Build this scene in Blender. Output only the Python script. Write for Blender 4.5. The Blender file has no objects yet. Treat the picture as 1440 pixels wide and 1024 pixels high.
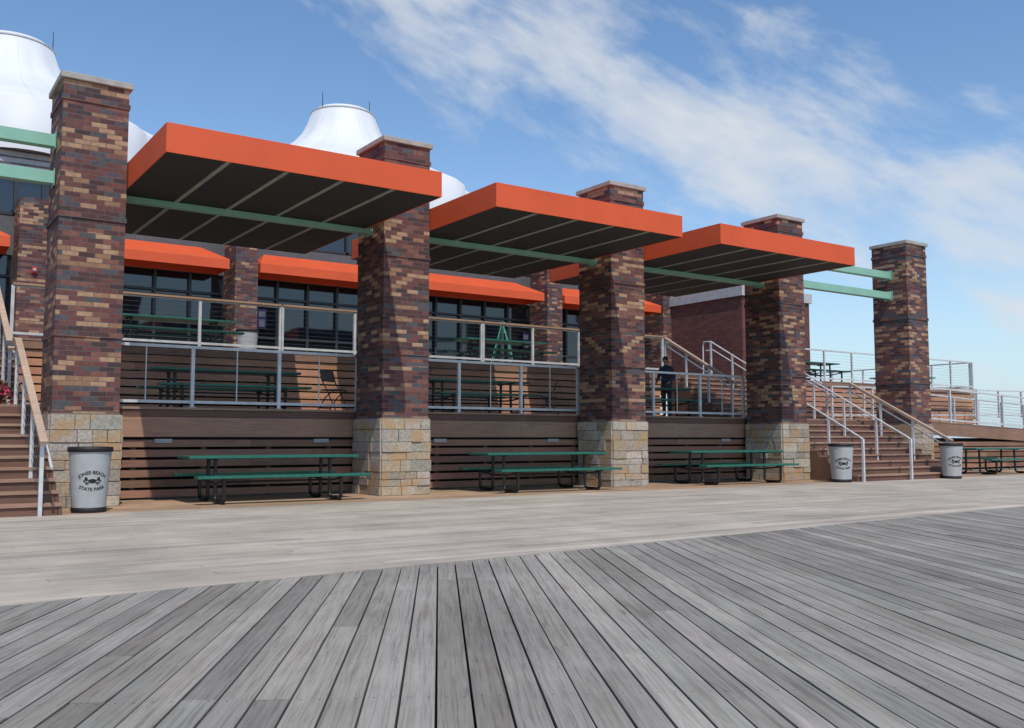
import bpy, math, random
from mathutils import Vector, Matrix, noise
random.seed(7)
R=random.random
scene=bpy.context.scene
COL=scene.collection

# ------------------------------------------------------------------ materials
def newmat(name):
    m=bpy.data.materials.new(name); m.use_nodes=True
    nt=m.node_tree; b=nt.nodes.get('Principled BSDF')
    return m,nt,b
def N(nt,t,**k):
    n=nt.nodes.new(t)
    for a,v in k.items(): setattr(n,a,v)
    return n
def math_(nt,op,a,b=None,c=None):
    n=nt.nodes.new('ShaderNodeMath'); n.operation=op
    for i,v in enumerate((a,b,c)):
        if v is None: continue
        if isinstance(v,(int,float)): n.inputs[i].default_value=v
        else: nt.links.new(v,n.inputs[i])
    return n.outputs[0]
def mixc(nt,mode,f,a,b):
    n=nt.nodes.new('ShaderNodeMix'); n.data_type='RGBA'; n.blend_type=mode
    for s,v in ((0,f),(6,a),(7,b)):
        if isinstance(v,(int,float)): n.inputs[s].default_value=v
        elif isinstance(v,tuple): n.inputs[s].default_value=(*v,1) if len(v)==3 else v
        else: nt.links.new(v,n.inputs[s])
    return n.outputs[2]
def ramp(nt,fac,stops,interp='LINEAR'):
    n=nt.nodes.new('ShaderNodeValToRGB'); cr=n.color_ramp; cr.interpolation=interp
    while len(cr.elements)<len(stops): cr.elements.new(0.5)
    for e,(p,c) in zip(cr.elements,stops):
        e.position=p; e.color=(*c,1) if isinstance(c,tuple) else (c,c,c,1)
    nt.links.new(fac,n.inputs[0]); return n.outputs[0]
def simple(name,col,rough=.6,metal=0,nscale=6,namt=.25,bump=0.0,spec=.5):
    m,nt,b=newmat(name)
    tc=N(nt,'ShaderNodeTexCoord')
    no=N(nt,'ShaderNodeTexNoise'); no.inputs['Scale'].default_value=nscale; no.inputs['Detail'].default_value=4
    nt.links.new(tc.outputs['Object'],no.inputs['Vector'])
    g=ramp(nt,no.outputs['Fac'],[(.3,1-namt),(.7,1+namt*.0)])
    c=mixc(nt,'MULTIPLY',1.0,col,g)
    nt.links.new(c,b.inputs['Base Color'])
    b.inputs['Roughness'].default_value=rough; b.inputs['Metallic'].default_value=metal
    b.inputs['Specular IOR Level'].default_value=spec
    if bump:
        bp=N(nt,'ShaderNodeBump'); bp.inputs['Strength'].default_value=bump; bp.inputs['Distance'].default_value=.01
        nt.links.new(no.outputs['Fac'],bp.inputs['Height']); nt.links.new(bp.outputs[0],b.inputs['Normal'])
    return m
def brickmat(name,tan=True):
    m,nt,b=newmat(name)
    tc=N(nt,'ShaderNodeTexCoord'); s=N(nt,'ShaderNodeSeparateXYZ'); nt.links.new(tc.outputs['Object'],s.inputs[0])
    u=math_(nt,'ADD',s.outputs[0],s.outputs[1])
    cv=N(nt,'ShaderNodeCombineXYZ'); nt.links.new(u,cv.inputs[0]); nt.links.new(s.outputs[2],cv.inputs[1])
    bt=N(nt,'ShaderNodeTexBrick'); nt.links.new(cv.outputs[0],bt.inputs['Vector'])
    bt.offset=.5; bt.squash=1
    for k,v in (('Scale',1),('Mortar Size',.005),('Mortar Smooth',.15),('Bias',0),('Brick Width',.235),('Row Height',.0775)):
        bt.inputs[k].default_value=v
    bt.inputs['Color1'].default_value=(0,0,0,1); bt.inputs['Color2'].default_value=(1,1,1,1); bt.inputs['Mortar'].default_value=(0,0,0,1)
    c1=(.095,.038,.038); c2=(.155,.056,.048); c3=(.215,.088,.066); ct=(.43,.26,.155); co=(.32,.17,.10); cg=(.088,.078,.088); cd=(.062,.034,.034)
    if tan:
        A=ramp(nt,bt.outputs['Color'],[(0,c1),(.12,cd),(.2,c2),(.36,cg),(.45,c3),(.57,co),(.69,ct),(.9,c2)],'CONSTANT')
        B=ramp(nt,bt.outputs['Color'],[(0,c1),(.22,c2),(.42,cd),(.52,cg),(.72,c3),(.86,c1),(.94,co)],'CONSTANT')
        f=math_(nt,'FRACT',math_(nt,'DIVIDE',s.outputs[2],.93))
        zn=math_(nt,'LESS_THAN',f,.60)
        c=mixc(nt,'MIX',zn,B,A)
    else:
        c=ramp(nt,bt.outputs['Color'],[(0,(.12,.038,.032)),(.3,(.165,.052,.04)),(.7,(.13,.043,.036)),(.9,(.095,.033,.032))],'CONSTANT')
    no=N(nt,'ShaderNodeTexNoise'); no.inputs['Scale'].default_value=14; no.inputs['Detail'].default_value=5
    nt.links.new(tc.outputs['Object'],no.inputs['Vector'])
    c=mixc(nt,'MULTIPLY',1.0,c,ramp(nt,no.outputs['Fac'],[(.25,.72),(.75,1.15)]))
    n2=N(nt,'ShaderNodeTexNoise'); n2.inputs['Scale'].default_value=.9; n2.inputs['Detail'].default_value=3
    nt.links.new(tc.outputs['Object'],n2.inputs['Vector'])
    c=mixc(nt,'MULTIPLY',1.0,c,ramp(nt,n2.outputs['Fac'],[(.3,.85),(.7,1.08)]))
    c=mixc(nt,'MIX',bt.outputs['Fac'],c,(.12,.108,.10))
    nt.links.new(c,b.inputs['Base Color']); b.inputs['Roughness'].default_value=.85
    bp=N(nt,'ShaderNodeBump'); bp.inputs['Strength'].default_value=.7; bp.inputs['Distance'].default_value=.012
    h=math_(nt,'SUBTRACT',math_(nt,'MULTIPLY',no.outputs['Fac'],.3),bt.outputs['Fac'])
    nt.links.new(h,bp.inputs['Height']); nt.links.new(bp.outputs[0],b.inputs['Normal'])
    return m
def woodmat(name,ang=0.0,rough=.8,grain=.45,stain=.25,across=55,along=1.6,spec=.3,knots=False):
    """colour attribute * grain. ang = rotation about Z bringing the board direction to +X"""
    m,nt,b=newmat(name)
    tc=N(nt,'ShaderNodeTexCoord')
    at=N(nt,'ShaderNodeAttribute'); at.attribute_name='Col'
    rt=N(nt,'ShaderNodeMapping'); rt.inputs['Rotation'].default_value=(0,0,ang); nt.links.new(tc.outputs['Object'],rt.inputs[0])
    sc=N(nt,'ShaderNodeMapping'); sc.inputs['Scale'].default_value=(along,across,across); nt.links.new(rt.outputs[0],sc.inputs[0])
    off=N(nt,'ShaderNodeVectorMath'); off.operation='MULTIPLY_ADD'
    nt.links.new(at.outputs['Color'],off.inputs[0]); off.inputs[1].default_value=(311,173,97); nt.links.new(sc.outputs[0],off.inputs[2])
    no=N(nt,'ShaderNodeTexNoise'); no.inputs['Scale'].default_value=1; no.inputs['Detail'].default_value=5; no.inputs['Roughness'].default_value=.68; no.inputs['Distortion'].default_value=.9
    nt.links.new(off.outputs[0],no.inputs['Vector'])
    c=mixc(nt,'MULTIPLY',1.0,at.outputs['Color'],ramp(nt,no.outputs['Fac'],[(.28,1-grain),(.5,1.0),(.72,1+grain*.45)]))
    n2=N(nt,'ShaderNodeTexNoise'); n2.inputs['Scale'].default_value=.8; n2.inputs['Detail'].default_value=7; n2.inputs['Roughness'].default_value=.62
    nt.links.new(tc.outputs['Object'],n2.inputs['Vector'])
    c=mixc(nt,'MULTIPLY',1.0,c,ramp(nt,n2.outputs['Fac'],[(.3,1-stain),(.65,1.06)]))
    if knots:
        s2=N(nt,'ShaderNodeMapping'); s2.inputs['Scale'].default_value=(1.3,9,9); nt.links.new(rt.outputs[0],s2.inputs[0])
        o2=N(nt,'ShaderNodeVectorMath'); o2.operation='MULTIPLY_ADD'; nt.links.new(at.outputs['Color'],o2.inputs[0]); o2.inputs[1].default_value=(97,211,53); nt.links.new(s2.outputs[0],o2.inputs[2])
        n4=N(nt,'ShaderNodeTexNoise'); n4.inputs['Scale'].default_value=1; n4.inputs['Detail'].default_value=3; nt.links.new(o2.outputs[0],n4.inputs['Vector'])
        c=mixc(nt,'MULTIPLY',ramp(nt,n4.outputs['Fac'],[(.56,0.0),(.72,.75)]),c,(.80,.75,.67))
        sx=N(nt,'ShaderNodeSeparateXYZ'); nt.links.new(rt.outputs[0],sx.inputs[0])
        fx=math_(nt,'SUBTRACT',math_(nt,'FRACT',math_(nt,'DIVIDE',sx.outputs[0],.61)),.5)
        ly=math_(nt,'MULTIPLY',math_(nt,'FRACT',math_(nt,'DIVIDE',sx.outputs[1],.073)),.073)
        dy=math_(nt,'SUBTRACT',ly,.0365); dx=math_(nt,'MULTIPLY',fx,.61)
        d=math_(nt,'SQRT',math_(nt,'ADD',math_(nt,'MULTIPLY',dx,dx),math_(nt,'MULTIPLY',dy,dy)))
        c=mixc(nt,'MULTIPLY',math_(nt,'MULTIPLY',math_(nt,'LESS_THAN',d,.0055),.8),c,(.25,.24,.23))
    nt.links.new(c,b.inputs['Base Color']); b.inputs['Roughness'].default_value=rough; b.inputs['Specular IOR Level'].default_value=spec
    bp=N(nt,'ShaderNodeBump'); bp.inputs['Strength'].default_value=.35; bp.inputs['Distance'].default_value=.004
    nt.links.new(no.outputs['Fac'],bp.inputs['Height']); nt.links.new(bp.outputs[0],b.inputs['Normal'])
    return m
def attrmat(name,rough=.85,nscale=22,amt=.35,bump=.6):
    m,nt,b=newmat(name)
    tc=N(nt,'ShaderNodeTexCoord'); at=N(nt,'ShaderNodeAttribute'); at.attribute_name='Col'
    no=N(nt,'ShaderNodeTexNoise'); no.inputs['Scale'].default_value=nscale; no.inputs['Detail'].default_value=6
    nt.links.new(tc.outputs['Object'],no.inputs['Vector'])
    c=mixc(nt,'MULTIPLY',1.0,at.outputs['Color'],ramp(nt,no.outputs['Fac'],[(.28,1-amt),(.7,1.1)]))
    n2=N(nt,'ShaderNodeTexNoise'); n2.inputs['Scale'].default_value=2.6; n2.inputs['Detail'].default_value=4
    nt.links.new(tc.outputs['Object'],n2.inputs['Vector'])
    c=mixc(nt,'MIX',ramp(nt,n2.outputs['Fac'],[(.48,0.0),(.62,.7)]),c,(.43,.26,.11))
    nt.links.new(c,b.inputs['Base Color']); b.inputs['Roughness'].default_value=rough
    bp=N(nt,'ShaderNodeBump'); bp.inputs['Strength'].default_value=bump; bp.inputs['Distance'].default_value=.02
    nt.links.new(no.outputs['Fac'],bp.inputs['Height']); nt.links.new(bp.outputs[0],b.inputs['Normal'])
    return m

M_brick=brickmat('brick_mixed'); M_brick2=brickmat('brick_red',False)
M_stone=attrmat('ashlar_stone'); M_mortar=simple('stone_mortar',(.22,.19,.15),.95)
M_cap=simple('cap_stone',(.42,.39,.35),.8,bump=.3)
BA=math.radians(30)
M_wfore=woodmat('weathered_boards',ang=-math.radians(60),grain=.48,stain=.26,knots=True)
M_wmid=woodmat('pale_boards',ang=0,grain=.30,stain=.30)
M_wood=woodmat('deck_timber',ang=0,rough=.65,grain=.4)
M_dark=simple('gap_shade_backing',(.010,.009,.008),.9)  # near-black backing; the shade behind the slats is put into its colour
M_under=simple('board_gap_shade',(.02,.018,.016),.95)  # near-black colour stands in for the shade beneath the boards
M_orange=simple('orange_fabric',(.70,.095,.022),.6,nscale=1.2,namt=.12)
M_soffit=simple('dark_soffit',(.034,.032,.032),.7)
M_strip=simple('soffit_strip',(.36,.37,.32),.5,metal=.0)
M_green=simple('mint_paint',(.26,.50,.38),.45,nscale=3,namt=.12)
M_dkgreen=simple('table_green',(.018,.15,.105),.38,nscale=20,namt=.3,bump=.2)
M_black=simple('black_pipe',(.014,.015,.017),.4)
M_rail=simple('rail_grey_paint',(.68,.68,.68),.4,metal=.1)
M_cable=simple('steel_cable',(.25,.25,.25),.35,metal=.8)
M_white=simple('white_membrane',(.74,.76,.78),.6,nscale=.6,namt=.12)
M_grey=simple('grey_panel',(.10,.105,.11),.6)
M_lgrey=simple('light_grey_panel',(.48,.49,.50),.6)
M_frame=simple('dark_frame',(.035,.037,.04),.4)
M_can=simple('can_grey',(.43,.44,.44),.5,nscale=9,namt=.15)
M_ink=simple('black_print',(.012,.012,.014),.6)
M_sand=simple('sand',(.42,.36,.27),.95,nscale=.3,namt=.25)
M_ladder=simple('ladder_green',(.10,.42,.28),.4)
M_chair=simple('chair_brown',(.12,.09,.07),.5)
M_plaque=simple('plaque_white',(.42,.42,.42),.5)
M_purple=simple('poster_purple',(.06,.045,.16),.5)
M_red=simple('alarm_red',(.5,.02,.02),.4)
M_leaf=simple('leaf_green',(.05,.11,.03),.6,nscale=30)
M_pink=simple('petal_pink',(.62,.03,.14),.6,nscale=30)
M_pot=simple('planter_brown',(.08,.05,.04),.7)
def glass():
    m,nt,b=newmat('dark_glass')
    b.inputs['Base Color'].default_value=(.012,.018,.024,1); b.inputs['Roughness'].default_value=.04
    b.inputs['Specular IOR Level'].default_value=.9
    tc=N(nt,'ShaderNodeTexCoord'); no=N(nt,'ShaderNodeTexNoise'); no.inputs['Scale'].default_value=.5
    nt.links.new(tc.outputs['Object'],no.inputs['Vector'])
    bp=N(nt,'ShaderNodeBump'); bp.inputs['Strength'].default_value=.06; bp.inputs['Distance'].default_value=.05
    nt.links.new(no.outputs['Fac'],bp.inputs['Height']); nt.links.new(bp.outputs[0],b.inputs['Normal'])
    return m
M_glass=glass()

# ------------------------------------------------------------------ mesh builder
class MB:
    def __init__(s): s.v=[];s.f=[];s.m=[];s.c=[];s.sm=[]
    def add(s,vs,fs,mat=0,col=(.5,.5,.5),smooth=False):
        o=len(s.v); s.v+= [tuple(v) for v in vs]
        for f in fs:
            s.f.append(tuple(i+o for i in f)); s.m.append(mat); s.c.append(col); s.sm.append(smooth)
    def box(s,x0,x1,y0,y1,z0,z1,mat=0,col=(.5,.5,.5)):
        s.add([(x0,y0,z0),(x1,y0,z0),(x1,y1,z0),(x0,y1,z0),(x0,y0,z1),(x1,y0,z1),(x1,y1,z1),(x0,y1,z1)],
          [(0,3,2,1),(4,5,6,7),(0,1,5,4),(1,2,6,5),(2,3,7,6),(3,0,4,7)],mat,col)
    def prism(s,q,z0,z1,mat=0,col=(.5,.5,.5)):
        n=len(q); vs=[(p[0],p[1],z0) for p in q]+[(p[0],p[1],z1) for p in q]
        fs=[tuple(range(n-1,-1,-1)),tuple(range(n,2*n))]+[(i,(i+1)%n,(i+1)%n+n,i+n) for i in range(n)]
        s.add(vs,fs,mat,col)
    def bar(s,p,q,w,h,mat=0,col=(.5,.5,.5)):
        p=Vector(p);q=Vector(q);d=(q-p).normalized()
        up=Vector((0,0,1)) if abs(d.z)<.95 else Vector((0,1,0))
        a=d.cross(up).normalized(); b=a.cross(d).normalized()
        vs=[]
        for e in (p,q):
            for sx,sy in((-1,-1),(1,-1),(1,1),(-1,1)): vs.append(e+a*(sx*w/2)+b*(sy*h/2))
        s.add(vs,[(0,3,2,1),(4,5,6,7),(0,1,5,4),(1,2,6,5),(2,3,7,6),(3,0,4,7)],mat,col)
    def tube(s,pts,r,n=8,mat=0,col=(.5,.5,.5),closed=False):
        pts=[Vector(p) for p in pts]; rs=r if isinstance(r,(list,tuple)) else [r]*len(pts)
        vs=[];prev=None
        for i,p in enumerate(pts):
            if i==0: d=pts[1]-p
            elif i==len(pts)-1: d=p-pts[i-1]
            else: d=(pts[i+1]-p).normalized()+(p-pts[i-1]).normalized()
            d.normalize()
            if prev is None:
                up=Vector((0,0,1)) if abs(d.z)<.9 else Vector((1,0,0)); a=d.cross(up).normalized()
            else: a=(prev-d*prev.dot(d)).normalized()
            prev=a; b=d.cross(a)
            for k in range(n):
                t=2*math.pi*k/n; vs.append(p+(a*math.cos(t)+b*math.sin(t))*rs[i])
        fs=[]
        for i in range(len(pts)-1):
            for k in range(n): fs.append((i*n+k,i*n+(k+1)%n,(i+1)*n+(k+1)%n,(i+1)*n+k))
        s.add(vs,fs,mat,col,True)
        L=len(vs); s.add(vs[:n],[tuple(range(n-1,-1,-1))],mat,col); s.add(vs[L-n:],[tuple(range(n))],mat,col)
    def lathe(s,cx,cy,prof,n=32,mat=0,col=(.5,.5,.5),fr=None):
        vs=[]
        for i,(r,z) in enumerate(prof):
            for k in range(n):
                t=2*math.pi*k/n; rr=r*(fr(i,t) if fr else 1); vs.append((cx+rr*math.cos(t),cy+rr*math.sin(t),z))
        fs=[(i*n+k,i*n+(k+1)%n,(i+1)*n+(k+1)%n,(i+1)*n+k) for i in range(len(prof)-1) for k in range(n)]
        s.add(vs,fs,mat,col,True)
    def ball(s,c,r,mat=0,col=(.5,.5,.5),sx=1,sy=1,sz=1,n=12):
        c=Vector(c);vs=[];fs=[]
        for i in range(n//2+1):
            ph=math.pi*i/(n//2)
            for k in range(n):
                t=2*math.pi*k/n; vs.append(c+Vector((r*sx*math.sin(ph)*math.cos(t),r*sy*math.sin(ph)*math.sin(t),r*sz*math.cos(ph))))
        for i in range(n//2):
            for k in range(n): fs.append((i*n+k,(i+1)*n+k,(i+1)*n+(k+1)%n,i*n+(k+1)%n))
        s.add(vs,fs,mat,col,True)
    def build(s,name,mats,parent=None,loc=(0,0,0),rotz=0,bevel=0):
        me=bpy.data.meshes.new(name); me.from_pydata(s.v,[],s.f)
        for m in mats: me.materials.append(m)
        me.polygons.foreach_set('material_index',s.m); me.polygons.foreach_set('use_smooth',s.sm)
        ca=me.color_attributes.new('Col','FLOAT_COLOR','CORNER')
        arr=[]
        for p,c in zip(me.polygons,s.c): arr+= [c[0],c[1],c[2],1.0]*p.loop_total
        ca.data.foreach_set('color',arr); me.update()
        ob=bpy.data.objects.new(name,me); COL.objects.link(ob); ob.location=loc; ob.rotation_euler=(0,0,rotz)
        if parent: ob.parent=parent
        if bevel:
            b=ob.modifiers.new('bev','BEVEL'); b.width=bevel; b.segments=2; b.limit_method='ANGLE'
        return ob
def empty(name,loc=(0,0,0)):
    e=bpy.data.objects.new(name,None); COL.objects.link(e); e.location=loc; return e
def vary(c,a=.15,h=.04):
    k=1+random.uniform(-a,a); return tuple(max(0,x*k*(1+random.uniform(-h,h))) for x in c)

ZL=1.6; ZU=3.05     # lower / upper deck floor heights
YD=17.1; YU=21.0    # deck front edges
PX=[2.35+5.56*i for i in range(-1,5)]   # pillar left faces
PW=.97; PY0=15.80; PY1=16.93; PH=6.77

# ------------------------------------------------------------------ ground + boardwalk
mb=MB(); mb.add([(-900,-900,-.6),(1500,-900,-.6),(1500,1500,-.6),(-900,1500,-.6)],[(0,1,2,3)]); mb.build('ground',[M_sand])
bw=empty('boardwalk')
mb=MB(); mb.box(-20,70,-9,17.6,-.3,-.045); mb.build('gap_shade_sheet',[M_under],bw)  # dark sheet below the boards, painting the shade seen in their gaps
D=(math.sin(BA),math.cos(BA)); Nn=(math.cos(BA),-math.sin(BA))
mb=MB(); w=.146; gap=.010
kk=int(-12/w)
def P(n,s): return (n*Nn[0]+s*D[0], n*Nn[1]+s*D[1])
def send(n): return (6.77+n*(.5+.066*.866))/(.866-.033)-.01
while kk*w<46:
    n0=kk*w; n1=n0+w-gap+random.uniform(-.003,.001); kk+=1
    s=(-8.5+.5*n0)/.866+random.uniform(-3.5,0)
    e0,e1=send(n0),send(n1)
    rowk=random.uniform(.86,1.12)
    if R()<.08: rowk*=1.18
    while s<e0-.02:
        L=random.choice([4.88,5.5,6.1]); t=s+L
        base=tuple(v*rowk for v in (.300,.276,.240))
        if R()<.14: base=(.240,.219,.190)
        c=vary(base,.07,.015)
        dz=random.uniform(-.002,.002)
        if t>=min(e0,e1)-.3: q=[P(n0,s),P(n1,s),P(n1,e1),P(n0,e0)]; s=e0+1
        else: q=[P(n0,s),P(n1,s),P(n1,t-.004),P(n0,t-.004)]; s=t
        mb.prism(q,-.035,dz,0,c)
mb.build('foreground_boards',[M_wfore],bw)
mb=MB(); y=5.7
while y<14.35:
    y1=y+w-gap*.8
    xe0=(y-6.78)/.066; xe1=(y1-6.78)/.066
    x=-17+random.uniform(-3,0)
    while x<min(xe0,66):
        L=random.choice([3.66,4.27,4.88]); t=x+L
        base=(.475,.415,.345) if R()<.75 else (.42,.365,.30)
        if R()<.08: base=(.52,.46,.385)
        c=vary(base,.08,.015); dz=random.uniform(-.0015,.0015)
        if t>=xe0-2.5:
            q=[(x,y),(xe0,y),(min(xe1,1e9),y1),(x,y1)]; mb.prism(q,-.035,dz,0,c); break
        mb.prism([(x,y),(t-.004,y),(t-.004,y1),(x,y1)],-.035,dz,0,c); x=t
    y+=w
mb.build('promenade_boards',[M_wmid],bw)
mb=MB()
while y<17.5:
    x=-17+random.uniform(-3,0); y1=y+w-gap
    while x<66:
        t=x+random.choice([3.66,4.27,4.88]); c=vary((.42,.28,.18),.14,.03)
        mb.prism([(x,y),(t-.005,y),(t-.005,y1),(x,y1)],-.035,random.uniform(-.001,.0015),0,c); x=t
    y+=w
mb.build('entrance_boards',[M_wmid],bw)

# ------------------------------------------------------------------ pillars
def pillar(x):
    e=empty('brick_pillar')
    mb=MB(); mb.box(x,x+PW,PY0,PY1,1.42,PH-.10)
    for z in (2.62,4.48,6.34):
        mb.box(x-.018,x+PW+.018,PY0-.018,PY1+.018,z,z+.0775)
    mb.build('brick_shaft',[M_brick],e)
    mb=MB(); mb.box(x-.05,x+PW+.05,PY0-.05,PY1+.05,PH-.10,PH)
    mb.build('capstone',[M_cap],e,bevel=.012)
    mb=MB(); g=.022
    mb.box(x-g,x+PW+g,PY0-g,PY1+g,0,1.44,1)
    hs=[.20,.14,.24,.17,.22,.15,.19,.13]; z=0; cols=[(.42,.36,.28),(.47,.41,.33),(.39,.34,.28),(.42,.33,.23),(.48,.43,.36),(.35,.30,.24),(.43,.38,.32)]
    random.shuffle(hs); hs=[h*1.42/sum(hs) for h in hs]
    for h in hs:
        for face in range(4):
            L=(PW if face in(0,2) else PY1-PY0)+2*g
            t=0
            while t<L-.001:
                d=random.uniform(.20,.52)
                if L-t-d<.16: d=L-t
                p=random.uniform(.014,.045); a=t+.004; b=t+d-.004
                c=vary(random.choice(cols),.12,.04); z0=z+.004; z1=z+h-.004
                if face==0: mb.box(x-g+a,x-g+b,PY0-g-p,PY0-g+.01,z0,z1,0,c)
                if face==2: mb.box(x-g+a,x-g+b,PY1+g-.01,PY1+g+p,z0,z1,0,c)
                if face==1: mb.box(x+PW+g-.01,x+PW+g+p,PY0-g+a,PY0-g+b,z0,z1,0,c)
                if face==3: mb.box(x-g-p,x-g+.01,PY0-g+a,PY0-g+b,z0,z1,0,c)
                t+=d
        z+=h
    mb.build('stone_base',[M_stone,M_mortar],e,bevel=.006)
for x in PX: pillar(x)

for i in range(5):
    x0=PX[i]+PW; x1=PX[i+1]
    zz=((5.10,5.30),(5.70,5.90)) if i in (0,4) else ((4.98,5.07),)
    for z0,z1 in zz:
        mb=MB(); mb.box(x0-.05,x1+.05,16.32,16.50,z0,z1)
        for xa in (x0+.012,x1-.024): mb.box(xa,xa+.012,16.26,16.56,z0-.04,z1+(.04 if z1>5.1 else 0))
        mb.build('steel_beam',[M_green],bevel=.008)

# ------------------------------------------------------------------ canopies
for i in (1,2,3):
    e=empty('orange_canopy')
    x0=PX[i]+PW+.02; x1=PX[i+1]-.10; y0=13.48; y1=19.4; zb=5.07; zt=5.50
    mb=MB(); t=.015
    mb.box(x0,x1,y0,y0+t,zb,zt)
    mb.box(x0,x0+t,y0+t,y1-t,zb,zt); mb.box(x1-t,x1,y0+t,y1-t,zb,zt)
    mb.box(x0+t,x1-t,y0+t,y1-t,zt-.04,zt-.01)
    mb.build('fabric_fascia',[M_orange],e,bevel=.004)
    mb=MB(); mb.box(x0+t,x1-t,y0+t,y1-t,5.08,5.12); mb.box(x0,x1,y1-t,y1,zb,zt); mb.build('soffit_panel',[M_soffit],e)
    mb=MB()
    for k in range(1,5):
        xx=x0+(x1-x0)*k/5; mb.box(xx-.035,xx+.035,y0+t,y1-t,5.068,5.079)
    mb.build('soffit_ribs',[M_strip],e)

# ------------------------------------------------------------------ timber decks
TB=(.28,.150,.098)
def slats(mb,x0,x1,y,z0,z1,h=.14,g=.035,col=TB):
    z=z1
    while z-h>=z0-.02:
        x=x0
        while x<x1:
            t=min(x1,x+random.choice([2.4,3.6,4.8])); mb.box(x,t-.004,y,y+.03,z-h,z,0,vary(col,.24,.06)); x=t
        z-=h+g
    x=x0+.3
    mb.box(x0,x1,y+.25,y+.28,z0,z1+.12,1)  # dark panel painted as the shade behind the slats
    while x<x1: mb.box(x,x+.09,y+.032,y+.12,z0,z1,0,(.09,.05,.035)); x+=1.2
deck=empty('timber_deck')
SX=[(-2.25,2.30),(20.05,24.55)]    # stair bays
segs=[(2.30,20.02),(24.58,27.2)]
mb=MB()
for a,b in segs:
    mb.box(a,b,YD-.03,YD+.05,ZL-.17,ZL-.045,0,(.15,.08,.058))
    x=a
    while x<b:
        t=min(b,x+4.8); mb.box(x,t-.004,YD-.055,YD-.02,1.08,ZL-.175,0,vary((.33,.195,.13),.12)); x=t
    mb.box(a,b,YD+.06,YD+.1,.9,ZL-.05,1)  # near-black sheet added behind the rim, closing off daylight below the deck
    slats(mb,a,b,YD,.03,1.03,h=.125,g=.048)
y=YD-.06
while y<YU:
    x=-14
    while x<27.2:
        t=x+4.8
        mb.box(x,min(t,27.2)-.004,y,y+.135,ZL-.04,ZL,0,vary((.32,.205,.145),.15)); x=t
    y+=.142
mb.build('lower_deck',[M_wood,M_dark],deck)
mb=MB()
for a,b in ((-14,-2.3),(2.3,20.02),(24.58,37.2)):
    mb.box(a,b,YU-.04,YU+.04,ZU-.20,ZU-.045,0,(.30,.175,.12))
    slats(mb,a,b,YU,ZL+.02,ZU-.22,g=.036,col=(.56,.29,.18))
y=YU-.05
while y<30:
    x=-14
    while x<37.2:
        t=x+4.8; mb.box(x,min(t,37.2)-.004,y,y+.135,ZU-.04,ZU,0,vary((.30,.20,.15),.15)); x=t
    y+=.142
mb.build('upper_deck',[M_wood,M_dark],deck)
mb=MB()
rx0,rx1=27.2,42.0; rz=lambda x: ZL-(x-rx0)*.035
x=rx0
while x<rx1:
    xa,xb=x,x+.14
    mb.box(xa,xb-.006,YD-.05,YU,rz(x)-.04,rz(x),0,vary((.20,.125,.09),.15)); x+=.14
for y0,y1,zo0,zo1,c in ((YD-.055,YD-.01,-.42,-.045,(.27,.155,.105)),):
    mb.add([(rx0,y0,rz(rx0)+zo0),(rx1,y0,rz(rx1)+zo0),(rx1,y1,rz(rx1)+zo0),(rx0,y1,rz(rx0)+zo0),(rx0,y0,rz(rx0)+zo1),(rx1,y0,rz(rx1)+zo1),(rx1,y1,rz(rx1)+zo1),(rx0,y1,rz(rx0)+zo1)],
          [(0,3,2,1),(4,5,6,7),(0,1,5,4),(1,2,6,5),(2,3,7,6),(3,0,4,7)],0,c)
slats(mb,rx0,rx1,YD+.0,.03,.95)
mb.build('access_ramp',[M_wood,M_dark],deck)

# stairs
def stairs(x0,x1,ybot,z0,z1,n,tread,name='staircase'):
    e=empty(name); mb=MB(); h=(z1-z0)/n
    for k in range(n):
        y=ybot+k*tread; zt=z0+(k+1)*h
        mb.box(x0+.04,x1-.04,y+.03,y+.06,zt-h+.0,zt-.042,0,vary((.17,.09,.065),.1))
        if k<n-1:
            mb.box(x0+.0,x1-.0,y,y+.135,zt-.04,zt,0,vary((.35,.22,.155),.12))
            mb.box(x0+.0,x1-.0,y+.141,y+tread+.028,zt-.04,zt,0,vary((.31,.195,.14),.12))
    for xs in (x0-.02,x1-.03):
        ye=ybot+n*tread
        poly=[(ybot+.02,z0),(ybot+.02,z0+h-.045)]
        for k in range(1,n):
            poly+=[(ybot+k*tread+.03,z0+k*h-.045),(ybot+k*tread+.03,z0+(k+1)*h-.045)]
        poly+=[(ye-.1,z1-.045),(ye-.1,z0)]
        m=len(poly)
        vs=[(xs,p[0],p[1]) for p in poly]+[(xs+.05,p[0],p[1]) for p in poly]
        fs=[tuple(range(m)),tuple(range(2*m-1,m-1,-1))]+[(i,i+m,(i+1)%m+m,(i+1)%m) for i in range(m)]
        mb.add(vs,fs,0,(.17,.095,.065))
    mb.build('steps',[M_wood],e)
    return e
NS=10; TR=.28
for a,b in SX:
    stairs(a,b,YD-NS*TR+.05,0,ZL,NS,TR)
    stairs(a,b,YU-9*TR+.05,ZL,ZU,9,TR)

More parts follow.
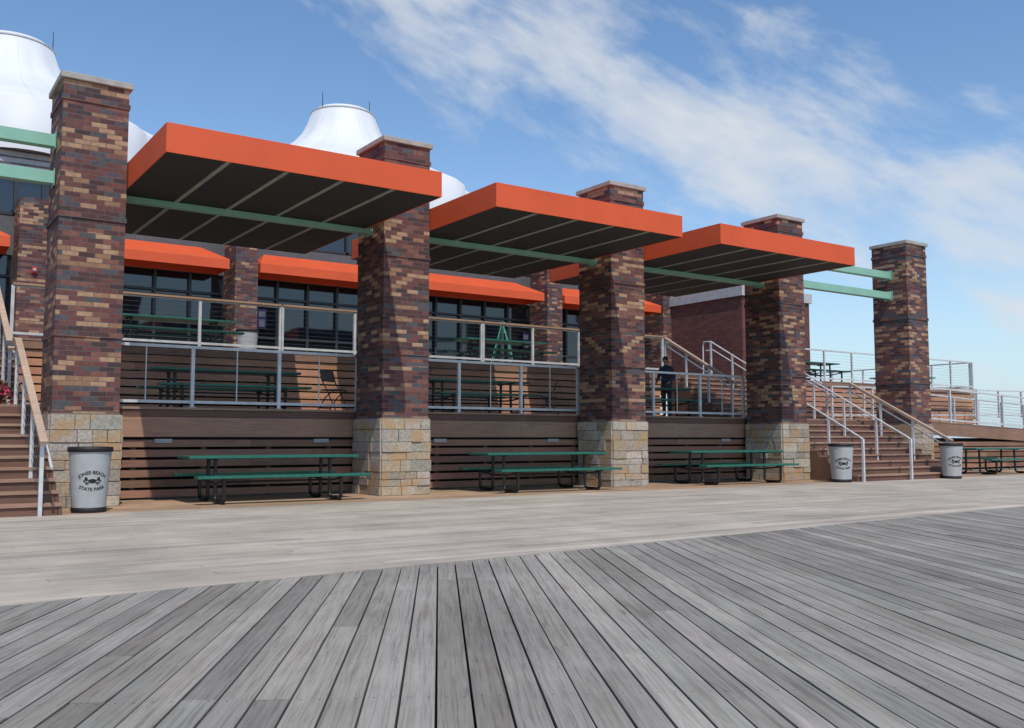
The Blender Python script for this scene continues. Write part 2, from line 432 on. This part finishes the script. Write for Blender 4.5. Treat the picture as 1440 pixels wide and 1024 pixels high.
# ------------------------------------------------------------------ railings
def railing(p0,p1,h=1.08,n=3,wood=False,cables=8,name='metal_railing',picket=False):
    mb=MB(); p0=Vector(p0);p1=Vector(p1); U=Vector((0,0,1))
    for i in range(n+1):
        p=p0.lerp(p1,i/n)
        mb.bar(p+U*.0,p+U*(h-.02),.06,.06,0)
        mb.box(p.x-.06,p.x+.06,p.y-.06,p.y+.06,p.z,p.z+.012,0)
    if wood: mb.bar(p0+U*(h+.012),p1+U*(h+.012),.11,.045,2,(.42,.27,.17)); mb.bar(p0+U*(h-.035),p1+U*(h-.035),.04,.03,0)
    else: mb.bar(p0+U*h,p1+U*h,.06,.05,0)
    mb.bar(p0+U*.10,p1+U*.10,.045,.05,0)
    for k in range(cables):
        z=.10+(h-.14)*(k+1)/(cables+1)
        mb.tube([p0+U*z,p1+U*z],.0024,5,1)
    if picket:
        for i in range(n):
            p=p0.lerp(p1,(i+.5)/n); mb.bar(p+U*.1,p+U*h,.018,.018,0)
    return mb.build(name,[M_rail,M_cable,M_wood])
YR=YD+.06
for i in (1,2,3):
    railing((PX[i]+PW-.10,YR,ZL),(PX[i+1]+.12,YR,ZL),n=3,picket=True,cables=6)
railing((PX[5]+PW+.05,YR,ZL),(27.2,YR,ZL),n=1)
railing((27.25,YR,ZL),(41.5,YR,rz(41.5)),n=9)
railing((27.25,18.9,ZL+.0),(41.5,18.9,rz(41.5)),n=9)
railing((27.3,YU-.5,ZL+.15),(41.5,YU-.5,ZL+.35),n=8)
YQ=YU+.08
for a,b,n in ((2.35,7.9,3),(7.95,13.45,3),(13.5,19.98,4),(24.6,30.8,4),(30.9,37.1,4)):
    railing((a,YQ,ZU),(b,YQ,ZU),n=n,wood=(a<20))
railing((-12,YQ,ZU),(-2.3,YQ,ZU),n=6,wood=True)
railing((37.1,YQ+.1,ZU),(37.1,29.5,ZU),n=5)
def arc_rail(x,ybot,z0,ytop,z1,wood,mid=True,name='stair_handrail'):
    mb=MB(); U=Vector((0,0,1)); h=.93
    b=Vector((x,ytop,z1)); pa=Vector((x,ybot+.0,z0)); n=3
    slope=[pa.lerp(b,i/n) for i in range(n+1)]
    for i,p in enumerate(slope):
        zt=p.z+h+.12; zb=p.z-.0 if i==0 else p.z-.05
        mb.bar((p.x,p.y,zb),(p.x,p.y,zt),.05,.055,0)
    off=U*(h+.14)
    if wood:
        mb.bar(pa+off-Vector((0,.15,.08)),b+off,.10,.045,2,(.50,.36,.26))
        mb.bar(pa+off-U*.05,b+off-U*.05,.035,.03,0)
    else:
        mb.tube([pa+U*0.0,pa+U*(h*.9),pa+off+Vector((0,-.02,-.05)),pa+off+Vector((0,.12,.04)),b+off,b+off+Vector((0,.30,.02)),b+Vector((0,.34,h)),b+Vector((0,.34,0))],.024,8,0)
    for k in range(1,8):
        z=.12+k*(h-.02)/8
        mb.tube([pa+U*z,b+U*z],.003,5,1)
    if mid:
        o2=U*(h-.12)+Vector((.09,0,0))
        mb.tube([pa+o2+Vector((0,-.28,-.16)),pa+o2,b+o2,b+o2+Vector((0,.3,0))],.02,8,0)
    return mb.build(name,[M_rail,M_cable,M_wood])
yb=YD-NS*TR-.05
for x,wd in ((20.12,False),(22.1,False),(23.75,True)):
    arc_rail(x,yb,0.0,YD+.1,ZL,wd,mid=wd)
for x,wd in ((2.02,True),(-.2,False),(-2.0,True)):
    arc_rail(x,yb,0.0,YD+.1,ZL,wd,mid=wd)
yb2=YU-9*TR-.05
for x,wd in ((20.12,True),(22.1,False),(24.3,False),(2.05,True),(-2.0,True)):
    arc_rail(x,yb2,ZL,YU+.1,ZU,wd)

# small plaques on the deck face
for i in (1,2,3):
    for f in (.22,.86):
        x=PX[i]+PW+4.58*f
        mb=MB(); mb.box(x-.15,x+.15,YD-.035,YD-.004,.975,1.045,0); mb.box(x-.12,x+.12,YD-.038,YD-.036,.985,1.035,1)
        mb.build('wall_plaque',[M_plaque,M_plaque],bevel=.004)

# ------------------------------------------------------------------ building
bd=empty('pavilion_building')
YF=26.6; YW=27.6
CX=[3.05+5.56*i for i in range(-2,5)]
mb=MB()
for cx in CX:
    mb.box(cx,cx+.66,YF,YW+.3,ZU,7.2)
mb.build('brick_columns',[M_brick],bd)
mb=MB(); xL,xR=-14,25.7
mb.box(xL,xR,YW+.05,YW+.35,5.85,6.9,0); mb.box(xL,xR,YW+.02,YW+.35,7.95,8.1,0)
mb.box(xL,xR,YW+.36,40,ZU,8.0,0)
mb.build('panel_wall',[M_grey],bd)
mb=MB(); mb.box(xL,xR,YW-.1,YW+.3,8.1,8.8,0)
for z in (8.25,8.42,8.59): mb.box(xL,xR,YW-.13,YW-.1,z,z+.03,1)
mb.build('parapet',[M_lgrey,M_grey],bd)
mb=MB()
for i,cx in enumerate(CX[:-1]):
    a=cx+.66; b=CX[i+1]
    for k in range(5):
        xa=a+(b-a)*k/5; xb=a+(b-a)*(k+1)/5; o=random.uniform(-.006,.006)
        mb.add([(xa,YW+.13+o,ZU),(xb,YW+.13-o,ZU),(xb,YW+.13-o*.5,5.84),(xa,YW+.13+o*.5,5.84)],[(0,1,2,3)])
mb.box(xL,xR,YW+.15,YW+.18,ZU,5.84,0)
mb.box(xL,xR,YW+.12,YW+.16,6.91,7.94,0); mb.build('windows',[M_glass],bd)
mb=MB()
for i,cx in enumerate(CX[:-1]):
    a=cx+.66; b=CX[i+1]; n=5
    for k in range(n+1):
        x=a+(b-a)*k/n; mb.box(x-.04,x+.04,YW+.02,YW+.119,ZU,5.84)
    for z in (ZU,4.05 if i%2 else 5.1,5.25): mb.box(a,b,YW+.03,YW+.118,z,z+.07)
    for k in range(4):
        x=a+(b-a)*k/3; mb.box(x-.04,x+.04,YW+.03,YW+.119,6.91,7.94)
    mb.box(a,b,YW+.03,YW+.118,6.91,6.98)
mb.build('window_frames',[M_frame],bd)
mb=MB(); mb.box(25.7,29.4,23.0,34,ZU,6.15); mb.build('brick_wing',[M_brick2],bd)
mb=MB(); mb.box(25.62,29.48,22.92,34,6.15,6.5); mb.build('wing_parapet',[M_lgrey],bd)
for i in range(0,6):
    x0=CX[i]+.70; x1=CX[i+1]-.20
    zf0,zf1,zw=5.86,6.14,6.62; yf,yw=26.5,YW+.04
    mb=MB()
    vs=[(x0,yf,zf0),(x1,yf,zf0),(x1,yf,zf1),(x0,yf,zf1),(x0+.5,yw,zw),(x1-.5,yw,zw),(x0,yw,zf0),(x1,yw,zf0),(x0,yw,zf1),(x1,yw,zf1)]
    mb.add(vs,[(0,1,2,3),(3,2,5,4),(3,4,8),(0,3,8,6),(2,9,5),(1,7,9,2),(8,4,5,9),(6,8,9,7)],0)
    mb.build('orange_awning',[M_orange],bevel=.01)
for x,z in ((9.62,4.35),(19.35,4.25),(14.9,4.3)):
    mb=MB(); mb.box(x,x+.28,YW-.02,YW+.0,z,z+.6,0); mb.box(x+.04,x+.24,YW-.024,YW-.021,z+.35,z+.52,1); mb.box(x+.05,x+.23,YW-.024,YW-.021,z+.06,z+.28,1)
    mb.build('wall_poster',[M_purple,M_plaque])
mb=MB(); mb.box(3.36,3.5,YF-.06,YF,5.25,5.42,0); mb.ball((3.43,YF-.07,5.33),.05,1); mb.build('fire_alarm',[M_red,M_plaque],bevel=.01)

# tents
for tx in (3.3,14.35):
    e=empty('tent_roof')
    prof=[(1.17,13.10),(1.22,12.95),(1.36,12.55),(1.56,12.15),(1.85,11.80),(2.35,11.40),(3.0,11.02),(3.8,10.62),(4.7,10.15),(4.85,10.02),(4.86,8.6)]
    fr=lambda i,t:1+(.012+.006*i)*(abs(math.cos(t*6))-.5) if i>1 else 1
    mb=MB(); mb.lathe(tx,32.2,prof,96,fr=fr); mb.build('membrane',[M_white],e)
    mb=MB(); mb.lathe(tx,32.2,[(1.17,13.10),(1.02,13.24),(.6,13.33),(0.01,13.35)],36,0)
    mb.lathe(tx,32.2,[(1.12,13.05),(1.20,13.06),(1.20,13.12),(1.12,13.13)],36,1); mb.build('crown_ring',[M_white,M_lgrey],e)
    mb=MB()
    for k in range(12):
        t=math.pi/12*(2*k)
        pts=[]
        for i,(r,z) in enumerate(prof[:10]): 
            rr=r*fr(i,t); pts.append((tx+rr*math.cos(t),32.2+rr*math.sin(t),z+.004))
        mb.tube(pts,.009,5)
    mb.build('membrane_seams',[M_white],e)
    mb=MB()
    for a,hh in ((3.6,.55),(0.1,.8),(1.2,.8)):
        px,py=tx+1.15*math.cos(a),32.2+1.15*math.sin(a)
        mb.tube([(px,py,12.9),(px,py,13.15+hh)],[.020,.010],6)
    mb.build('lightning_rods',[M_frame],e)

# ------------------------------------------------------------------ picnic table
def picnic(cx,cy,z,L=2.9,rot=0):
    mb=MB()
    def slab(x0,x1,y0,y1,zt):
        mb.box(x0,x1,y0,y1,zt-.045,zt,0)
    slab(-L/2,L/2,-.38,.38,.77)
    slab(-L/2+.03,L/2+.03,-.83,-.56,.46); slab(-L/2+.03,L/2-.03,.56,.83,.46)
    for sx in (-L*.34,L*.34):
        for sy in (-1,1):
            pts=[(sx,sy*.20,.72),(sx,sy*.215,.18)]
            for k in range(0,7):
                t=k/6*math.pi/2; pts.append((sx,sy*(.305-.09*math.cos(t)),.12-.087*math.sin(t)))
            for k in range(0,7):
                t=k/6*math.pi/2; pts.append((sx,sy*(.62+.09*math.sin(t)),.12-.087*math.cos(t)))
            pts.append((sx,sy*.71,.415))
            mb.tube(pts,.032,10,1)
            mb.tube([(sx,sy*.215,.33),(sx,sy*.71,.385)],.02,8,1)
            mb.bar((sx,sy*.58,.405),(sx,sy*.81,.405),.05,.02,1)
        mb.bar((sx,-.34,.715),(sx,.34,.715),.05,.025,1)
        mb.tube([(sx,-.215,.33),(sx,.215,.33)],.02,8,1)
    mb.tube([(-L*.34,0,.33),(L*.34,0,.33)],.016,8,1)
    return mb.build('picnic_table',[M_dkgreen,M_black],loc=(cx,cy,z),rotz=rot,bevel=.014)
picnic(5.78,15.75,0,2.92,-.02); picnic(11.45,15.72,0,2.92,-.03); picnic(17.0,15.75,0,3.0,-.03); picnic(28.3,15.6,0,2.9)
picnic(5.75,18.35,ZL,2.9,.02); picnic(11.5,18.4,ZL,2.7); picnic(16.9,18.4,ZL,2.4)
picnic(5.8,22.4,ZU,2.8); picnic(14.9,22.3,ZU,2.7); picnic(28.6,22.3,ZU,2.2); picnic(34.6,22.6,ZU,2.0)

# ------------------------------------------------------------------ trash can
def wraptext(txt,size,rfun,zc,bend,ang0,mb,mat):
    cu=bpy.data.curves.new('t','FONT'); cu.body=txt; cu.size=size; cu.align_x='CENTER'; cu.align_y='CENTER'; cu.offset=.0015
    ob=bpy.data.objects.new('t',cu); COL.objects.link(ob)
    me=bpy.data.meshes.new_from_object(ob.evaluated_get(bpy.context.evaluated_depsgraph_get()))
    vs=[]
    for v in me.vertices:
        x,y=v.co.x,v.co.y
        if bend: 
            Rr=abs(bend); s=1 if bend>0 else -1
            a=x/Rr; rr=Rr+s*y; X=rr*math.sin(a); Y=s*(rr*math.cos(a)-Rr)
        else: X,Y=x,y
        z=zc+Y; r=rfun(z)+.003; th=ang0+X/r
        vs.append((r*math.cos(th),r*math.sin(th),z))
    mb.add(vs,[tuple(p.vertices) for p in me.polygons],mat)
    bpy.data.objects.remove(ob)
def trashcan(x,y,z,turn=0.0,txt=True):
    mb=MB()
    rf=lambda z:.225+(z/.93)*.065
    mb.lathe(0,0,[(rf(0),.0),(rf(0)+.008,.012),(rf(.05)+.008,.07),(rf(.07),.075)],40,1)
    mb.lathe(0,0,[(rf(.07),.075),(rf(.3),.3),(rf(.6),.6),(rf(.86),.86)],40,0)
    mb.lathe(0,0,[(rf(.86),.86),(rf(.87)+.016,.862),(rf(.9)+.018,.90),(rf(.92)+.012,.93),(rf(.9)-.03,.935),(rf(.9)-.05,.92),(rf(.86)-.06,.70),(.01,.68)],40,1)
    a=math.atan2(-y,-x)+turn
    if txt:
        wraptext('JONES BEACH',.066,rf,.57,.30,a,mb,1)
        wraptext('STATE PARK',.066,rf,.33,-.40,a,mb,1)
        def blob(ux,uz,rx,rz):
            c=[];n=14
            for k in range(n):
                t=2*math.pi*k/n; X=ux+rx*math.cos(t); Z=.45+uz+rz*math.sin(t); r=rf(Z)+.003; th=a+X/r
                c.append((r*math.cos(th),r*math.sin(th),Z))
            mb.add(c,[tuple(range(n))],1)
        blob(0,0,.055,.032)
        for s in(-1,1):
            blob(s*.085,.03,.022,.028); blob(s*.075,-.02,.03,.007); blob(s*.07,-.04,.028,.007); blob(s*.06,.015,.02,.007); blob(s*.11,.0,.015,.012)
    return mb.build('trash_can',[M_can,M_ink],loc=(x,y,z))
trashcan(2.72,14.72,0,.15); trashcan(19.6,14.5,0,.2); trashcan(23.75,14.15,0,.45); trashcan(8.45,25.0,ZU,txt=False)

# ------------------------------------------------------------------ folding chair
def chair(x,y,z,rot):
    mb=MB()
    for s in(-.21,.21):
        mb.tube([(s,-.22,.01),(s,.0,.42),(s,.12,.60),(s,.20,.85)],.013,8,1)
        mb.tube([(s*.9,.26,.01),(s*.9,.05,.30),(s*.9,-.18,.44)],.013,8,1)
    mb.box(-.20,.20,-.20,.18,.43,.455,0)
    mb.add([(-.2,.135,.62),(.2,.135,.62),(.2,.195,.84),(-.2,.195,.84),(-.2,.155,.615),(.2,.155,.615),(.2,.215,.835),(-.2,.215,.835)],[(0,1,2,3),(7,6,5,4),(3,2,6,7),(0,4,5,1),(0,3,7,4),(1,5,6,2)],0)
    mb.tube([(-.21,-.15,.13),(.21,-.15,.13)],.01,6,1); mb.tube([(-.19,.22,.07),(.19,.22,.07)],.01,6,1); mb.tube([(-.21,.2,.85),(.21,.2,.85)],.013,6,1)
    return mb.build('folding_chair',[M_chair,M_chair],loc=(x,y,z),rotz=rot,bevel=.004)
chair(7.95,18.1,ZL,.5); chair(13.6,18.3,ZL,-2.2)

# step ladder
mb=MB(); Hh=1.5
for s in(-1,1):
    mb.bar((s*.27,-.42,0),(s*.15,0,Hh),.05,.03,0); mb.bar((s*.25,.42,0),(s*.15,.03,Hh),.035,.025,0)
for k in range(1,6):
    f=k/6; mb.box(-.27+.12*f,.27-.12*f,-.42+.42*f-.04,-.42+.42*f+.05,Hh*f-.012,Hh*f+.012,0)
    if k%2: mb.box(-.25+.1*f,.25-.1*f,.42-.39*f-.01,.42-.39*f+.01,Hh*f-.012,Hh*f+.012,0)
mb.box(-.18,.18,-.08,.12,Hh,Hh+.05,0)
mb.build('step_ladder',[M_ladder],loc=(16.1,24.0,ZU),rotz=.9)

# flower planter
def planter(x,y,z,r):
    mb=MB(); mb.lathe(0,0,[(.0,.0),(r*.6,.0),(r*.85,r*.9),(r*.9,r*.95),(r*.8,r*.95),(.01,r*.85)],24,0)
    for i in range(900):
        t=R()*6.283; rr=r*1.25*math.sqrt(R()); zz=r*.9+ (1-(rr/(r*1.3))**2)*r*.7*R()-(rr/r)**3*r*.5*R()
        c=Vector((rr*math.cos(t),rr*math.sin(t),zz)); a=Vector((R()-.5,R()-.5,R()-.5)).normalized(); b=a.cross(Vector((R()-.5,R()-.5,R()-.5))).normalized(); s=.028 if i%3 else .035
        mb.add([c-a*s,c-b*s*.7,c+a*s,c+b*s*.7],[(0,1,2,3)],2 if i%3==0 else 1)
    mb.build('flower_planter',[M_pot,M_leaf,M_pink],loc=(x,y,z))
planter(1.68,17.7,ZL,.30); planter(1.98,21.5,ZU,.32)

# ------------------------------------------------------------------ person
def person(x,y,z,rot):
    M_skin=simple('skin',(.45,.25,.17),.5,namt=.1); M_jkt=simple('navy_jacket',(.03,.04,.075),.8,nscale=20,bump=.4)
    M_pant=simple('grey_trousers',(.05,.052,.06),.8,nscale=20,bump=.3); M_hair=simple('dark_hair',(.012,.009,.008),.6,nscale=60,bump=.6); M_shoe=simple('shoe',(.04,.04,.045),.6)
    V=[];E=[];Rd=[]
    def j(p,r,par=None):
        V.append(p);Rd.append(r)
        if par is not None:E.append((par,len(V)-1))
        return len(V)-1
    pel=j((0,0,.93),(.155,.115)); sp=j((0,.01,1.08),(.145,.105),pel); ch=j((0,.0,1.27),(.17,.12),sp); nb=j((0,-.02,1.42),(.085,.075),ch)
    nk=j((0,-.035,1.49),(.05,.052),nb); hd=j((0,-.06,1.57),(.068,.082),nk); tp=j((0,-.065,1.655),(.06,.075),hd)
    for s in(-1,1):
        sh=j((s*.16,0,1.38),(.07,.07),ch); el=j((s*.235,-.02,1.11),(.046,.046),sh); wr=j((s*.20,-.22,.98),(.030,.026),el); hn=j((s*.19,-.29,.955),(.036,.018),wr)
        hp=j((s*.09,0,.86),(.095,.10),pel); kn=j((s*.10,-.03 if s>0 else .02,.49),(.062,.066),hp); an=j((s*.11,.02 if s>0 else .10,.09),(.040,.043),kn); ft=j((s*.12,-.12 if s>0 else -.05,.045),(.042,.034),an)
    me=bpy.data.meshes.new('person'); me.from_pydata(V,E,[]); ob=bpy.data.objects.new('tmp',me); COL.objects.link(ob)
    sk=ob.modifiers.new('s','SKIN'); sk.use_smooth_shade=True
    for i,r in enumerate(Rd): me.skin_vertices[0].data[i].radius=r
    me.skin_vertices[0].data[0].use_root=True
    sb=ob.modifiers.new('u','SUBSURF'); sb.levels=2; sb.render_levels=2
    dg=bpy.context.evaluated_depsgraph_get(); me2=bpy.data.meshes.new_from_object(ob.evaluated_get(dg))
    mb=MB()
    mats=[M_skin,M_jkt,M_pant,M_hair,M_shoe]
    vs=[v.co.copy() for v in me2.vertices]
    for p in me2.polygons:
        c=p.center
        if c.z>1.465: m=0
        elif c.z<.07 or (c.z<.1 and c.y<-.03): m=4
        elif c.z<.90 and abs(c.x)<.19 and not(c.y<-.15): m=2
        else: m=1
        if c.y<-.235 and .85<c.z<1.1: m=0
        if c.z>1.53 and (c.y>-.075 or c.z>1.665): m=3
        p.material_index=m
    mb.v=[tuple(v) for v in vs]
    for p in me2.polygons: mb.f.append(tuple(p.vertices)); mb.m.append(p.material_index); mb.c.append((.5,.5,.5)); mb.sm.append(True)
    bpy.data.objects.remove(ob)
    mb.ball((0,-.045,1.635),.088,3,sx=.92,sy=1.02,sz=.85)
    mb.ball((0,.02,1.57),.06,3,sx=1,sy=.7,sz=1.1)
    mb.ball((0,-.152,1.575),.013,0,sz=1.6)
    for s in(-1,1):
        mb.ball((s*.03,-.138,1.598),.009,3); mb.ball((s*.075,-.06,1.58),.018,0,sx=.5,sz=1.4)
        for k in range(4):
            ox=(k-1.5)*.018; l=[.062,.072,.068,.052][k]
            b=Vector((s*.19+ox,-.30,.955)); mb.tube([b,b+Vector((0,-l*.5,-.01)),b+Vector((0,-l*.8,-.035))],[.0095,.009,.007],7,0)
        b=Vector((s*.19-s*.03,-.265,.955)); mb.tube([b,b+Vector((-s*.02,-.03,.0)),b+Vector((-s*.02,-.055,-.01))],[.011,.010,.008],7,0)
    mb.ball((0,-.135,1.545),.02,0,sy=.5,sz=.4)
    mb.build('person',mats,loc=(x,y,z),rotz=rot)
person(18.15,19.0,ZL,-1.2)

# ------------------------------------------------------------------ world / sun
SE=math.radians(56); saz=math.radians(194)
wd=bpy.data.worlds.new('World'); scene.world=wd; wd.use_nodes=True; nt=wd.node_tree
bg=nt.nodes['Background']; bg.inputs['Strength'].default_value=.145
sky=N(nt,'ShaderNodeTexSky'); sky.sky_type='NISHITA'; sky.sun_disc=False; sky.sun_elevation=SE; sky.sun_rotation=saz
sky.air_density=1.0; sky.dust_density=.3; sky.ozone_density=1.6
hs=N(nt,'ShaderNodeHueSaturation'); hs.inputs['Saturation'].default_value=1.12; hs.inputs['Value'].default_value=1.10; nt.links.new(sky.outputs[0],hs.inputs['Color'])
tc=N(nt,'ShaderNodeTexCoord'); s=N(nt,'ShaderNodeSeparateXYZ'); nt.links.new(tc.outputs['Generated'],s.inputs[0])
az=math_(nt,'ARCTAN2',s.outputs[0],s.outputs[1]); el=math_(nt,'ARCSINE',s.outputs[2])
# sea haze makes the lowest sky pale blue
skyc=mixc(nt,'MIX',ramp(nt,el,[(0.0,.9),(.08,.55),(.20,0.0)]),hs.outputs[0],(3.3,4.6,5.6))
ar=math_(nt,'SUBTRACT',az,math.radians(34.4))
q=math_(nt,'ADD',el,math_(nt,'MULTIPLY',ar,.50)); pp=math_(nt,'SUBTRACT',ar,math_(nt,'MULTIPLY',el,.50))
def cloudnoise(sx,sy,off,scale,detail,rough,dis):
    cv=N(nt,'ShaderNodeCombineXYZ'); nt.links.new(math_(nt,'MULTIPLY',pp,sx),cv.inputs[0]); nt.links.new(math_(nt,'MULTIPLY',q,sy),cv.inputs[1]); cv.inputs[2].default_value=off
    no=N(nt,'ShaderNodeTexNoise'); no.inputs['Scale'].default_value=scale; no.inputs['Detail'].default_value=detail; no.inputs['Roughness'].default_value=rough; no.inputs['Distortion'].default_value=dis
    nt.links.new(cv.outputs[0],no.inputs['Vector']); return no.outputs['Fac']
nA=cloudnoise(3.4,7.5,4.2,1.6,8,.54,.3)
nB=cloudnoise(6.0,17.0,9.1,1.7,6,.6,.2)
dist=math_(nt,'ABSOLUTE',math_(nt,'SUBTRACT',q,.425))
band=math_(nt,'MAXIMUM',math_(nt,'SUBTRACT',1.0,math_(nt,'DIVIDE',dist,.105)),-.6)
v=math_(nt,'ADD',math_(nt,'MULTIPLY',band,.30),math_(nt,'MULTIPLY',math_(nt,'SUBTRACT',nA,.50),1.4))
v=math_(nt,'ADD',v,math_(nt,'MULTIPLY',math_(nt,'SUBTRACT',nB,.5),.45))
dens=ramp(nt,v,[(-0.0,0.0),(.08,.12),(.28,.60),(.52,.92)])
cl=mixc(nt,'MIX',dens,skyc,(4.9,5.15,5.45))
nt.links.new(cl,bg.inputs['Color'])
sl=bpy.data.lights.new('sun','SUN'); sl.energy=3.25; sl.angle=math.radians(.6); sl.color=(1,.94,.85)
so=bpy.data.objects.new('sun',sl); COL.objects.link(so)
dv=Vector((math.sin(saz)*math.cos(SE),math.cos(saz)*math.cos(SE),math.sin(SE)))
so.rotation_euler=dv.to_track_quat('Z','Y').to_euler(); so.location=dv*50

cam=bpy.data.cameras.new('camera'); cam.lens=33.25; cam.sensor_width=36; cam.clip_end=4000; cam.clip_start=.05
co=bpy.data.objects.new('camera',cam); COL.objects.link(co); co.location=(0,0,1.05)
co.rotation_euler=(math.radians(94.51),0,math.radians(-34.4)); scene.camera=co
scene.view_settings.view_transform='Standard'; scene.view_settings.look='None'; scene.view_settings.exposure=0
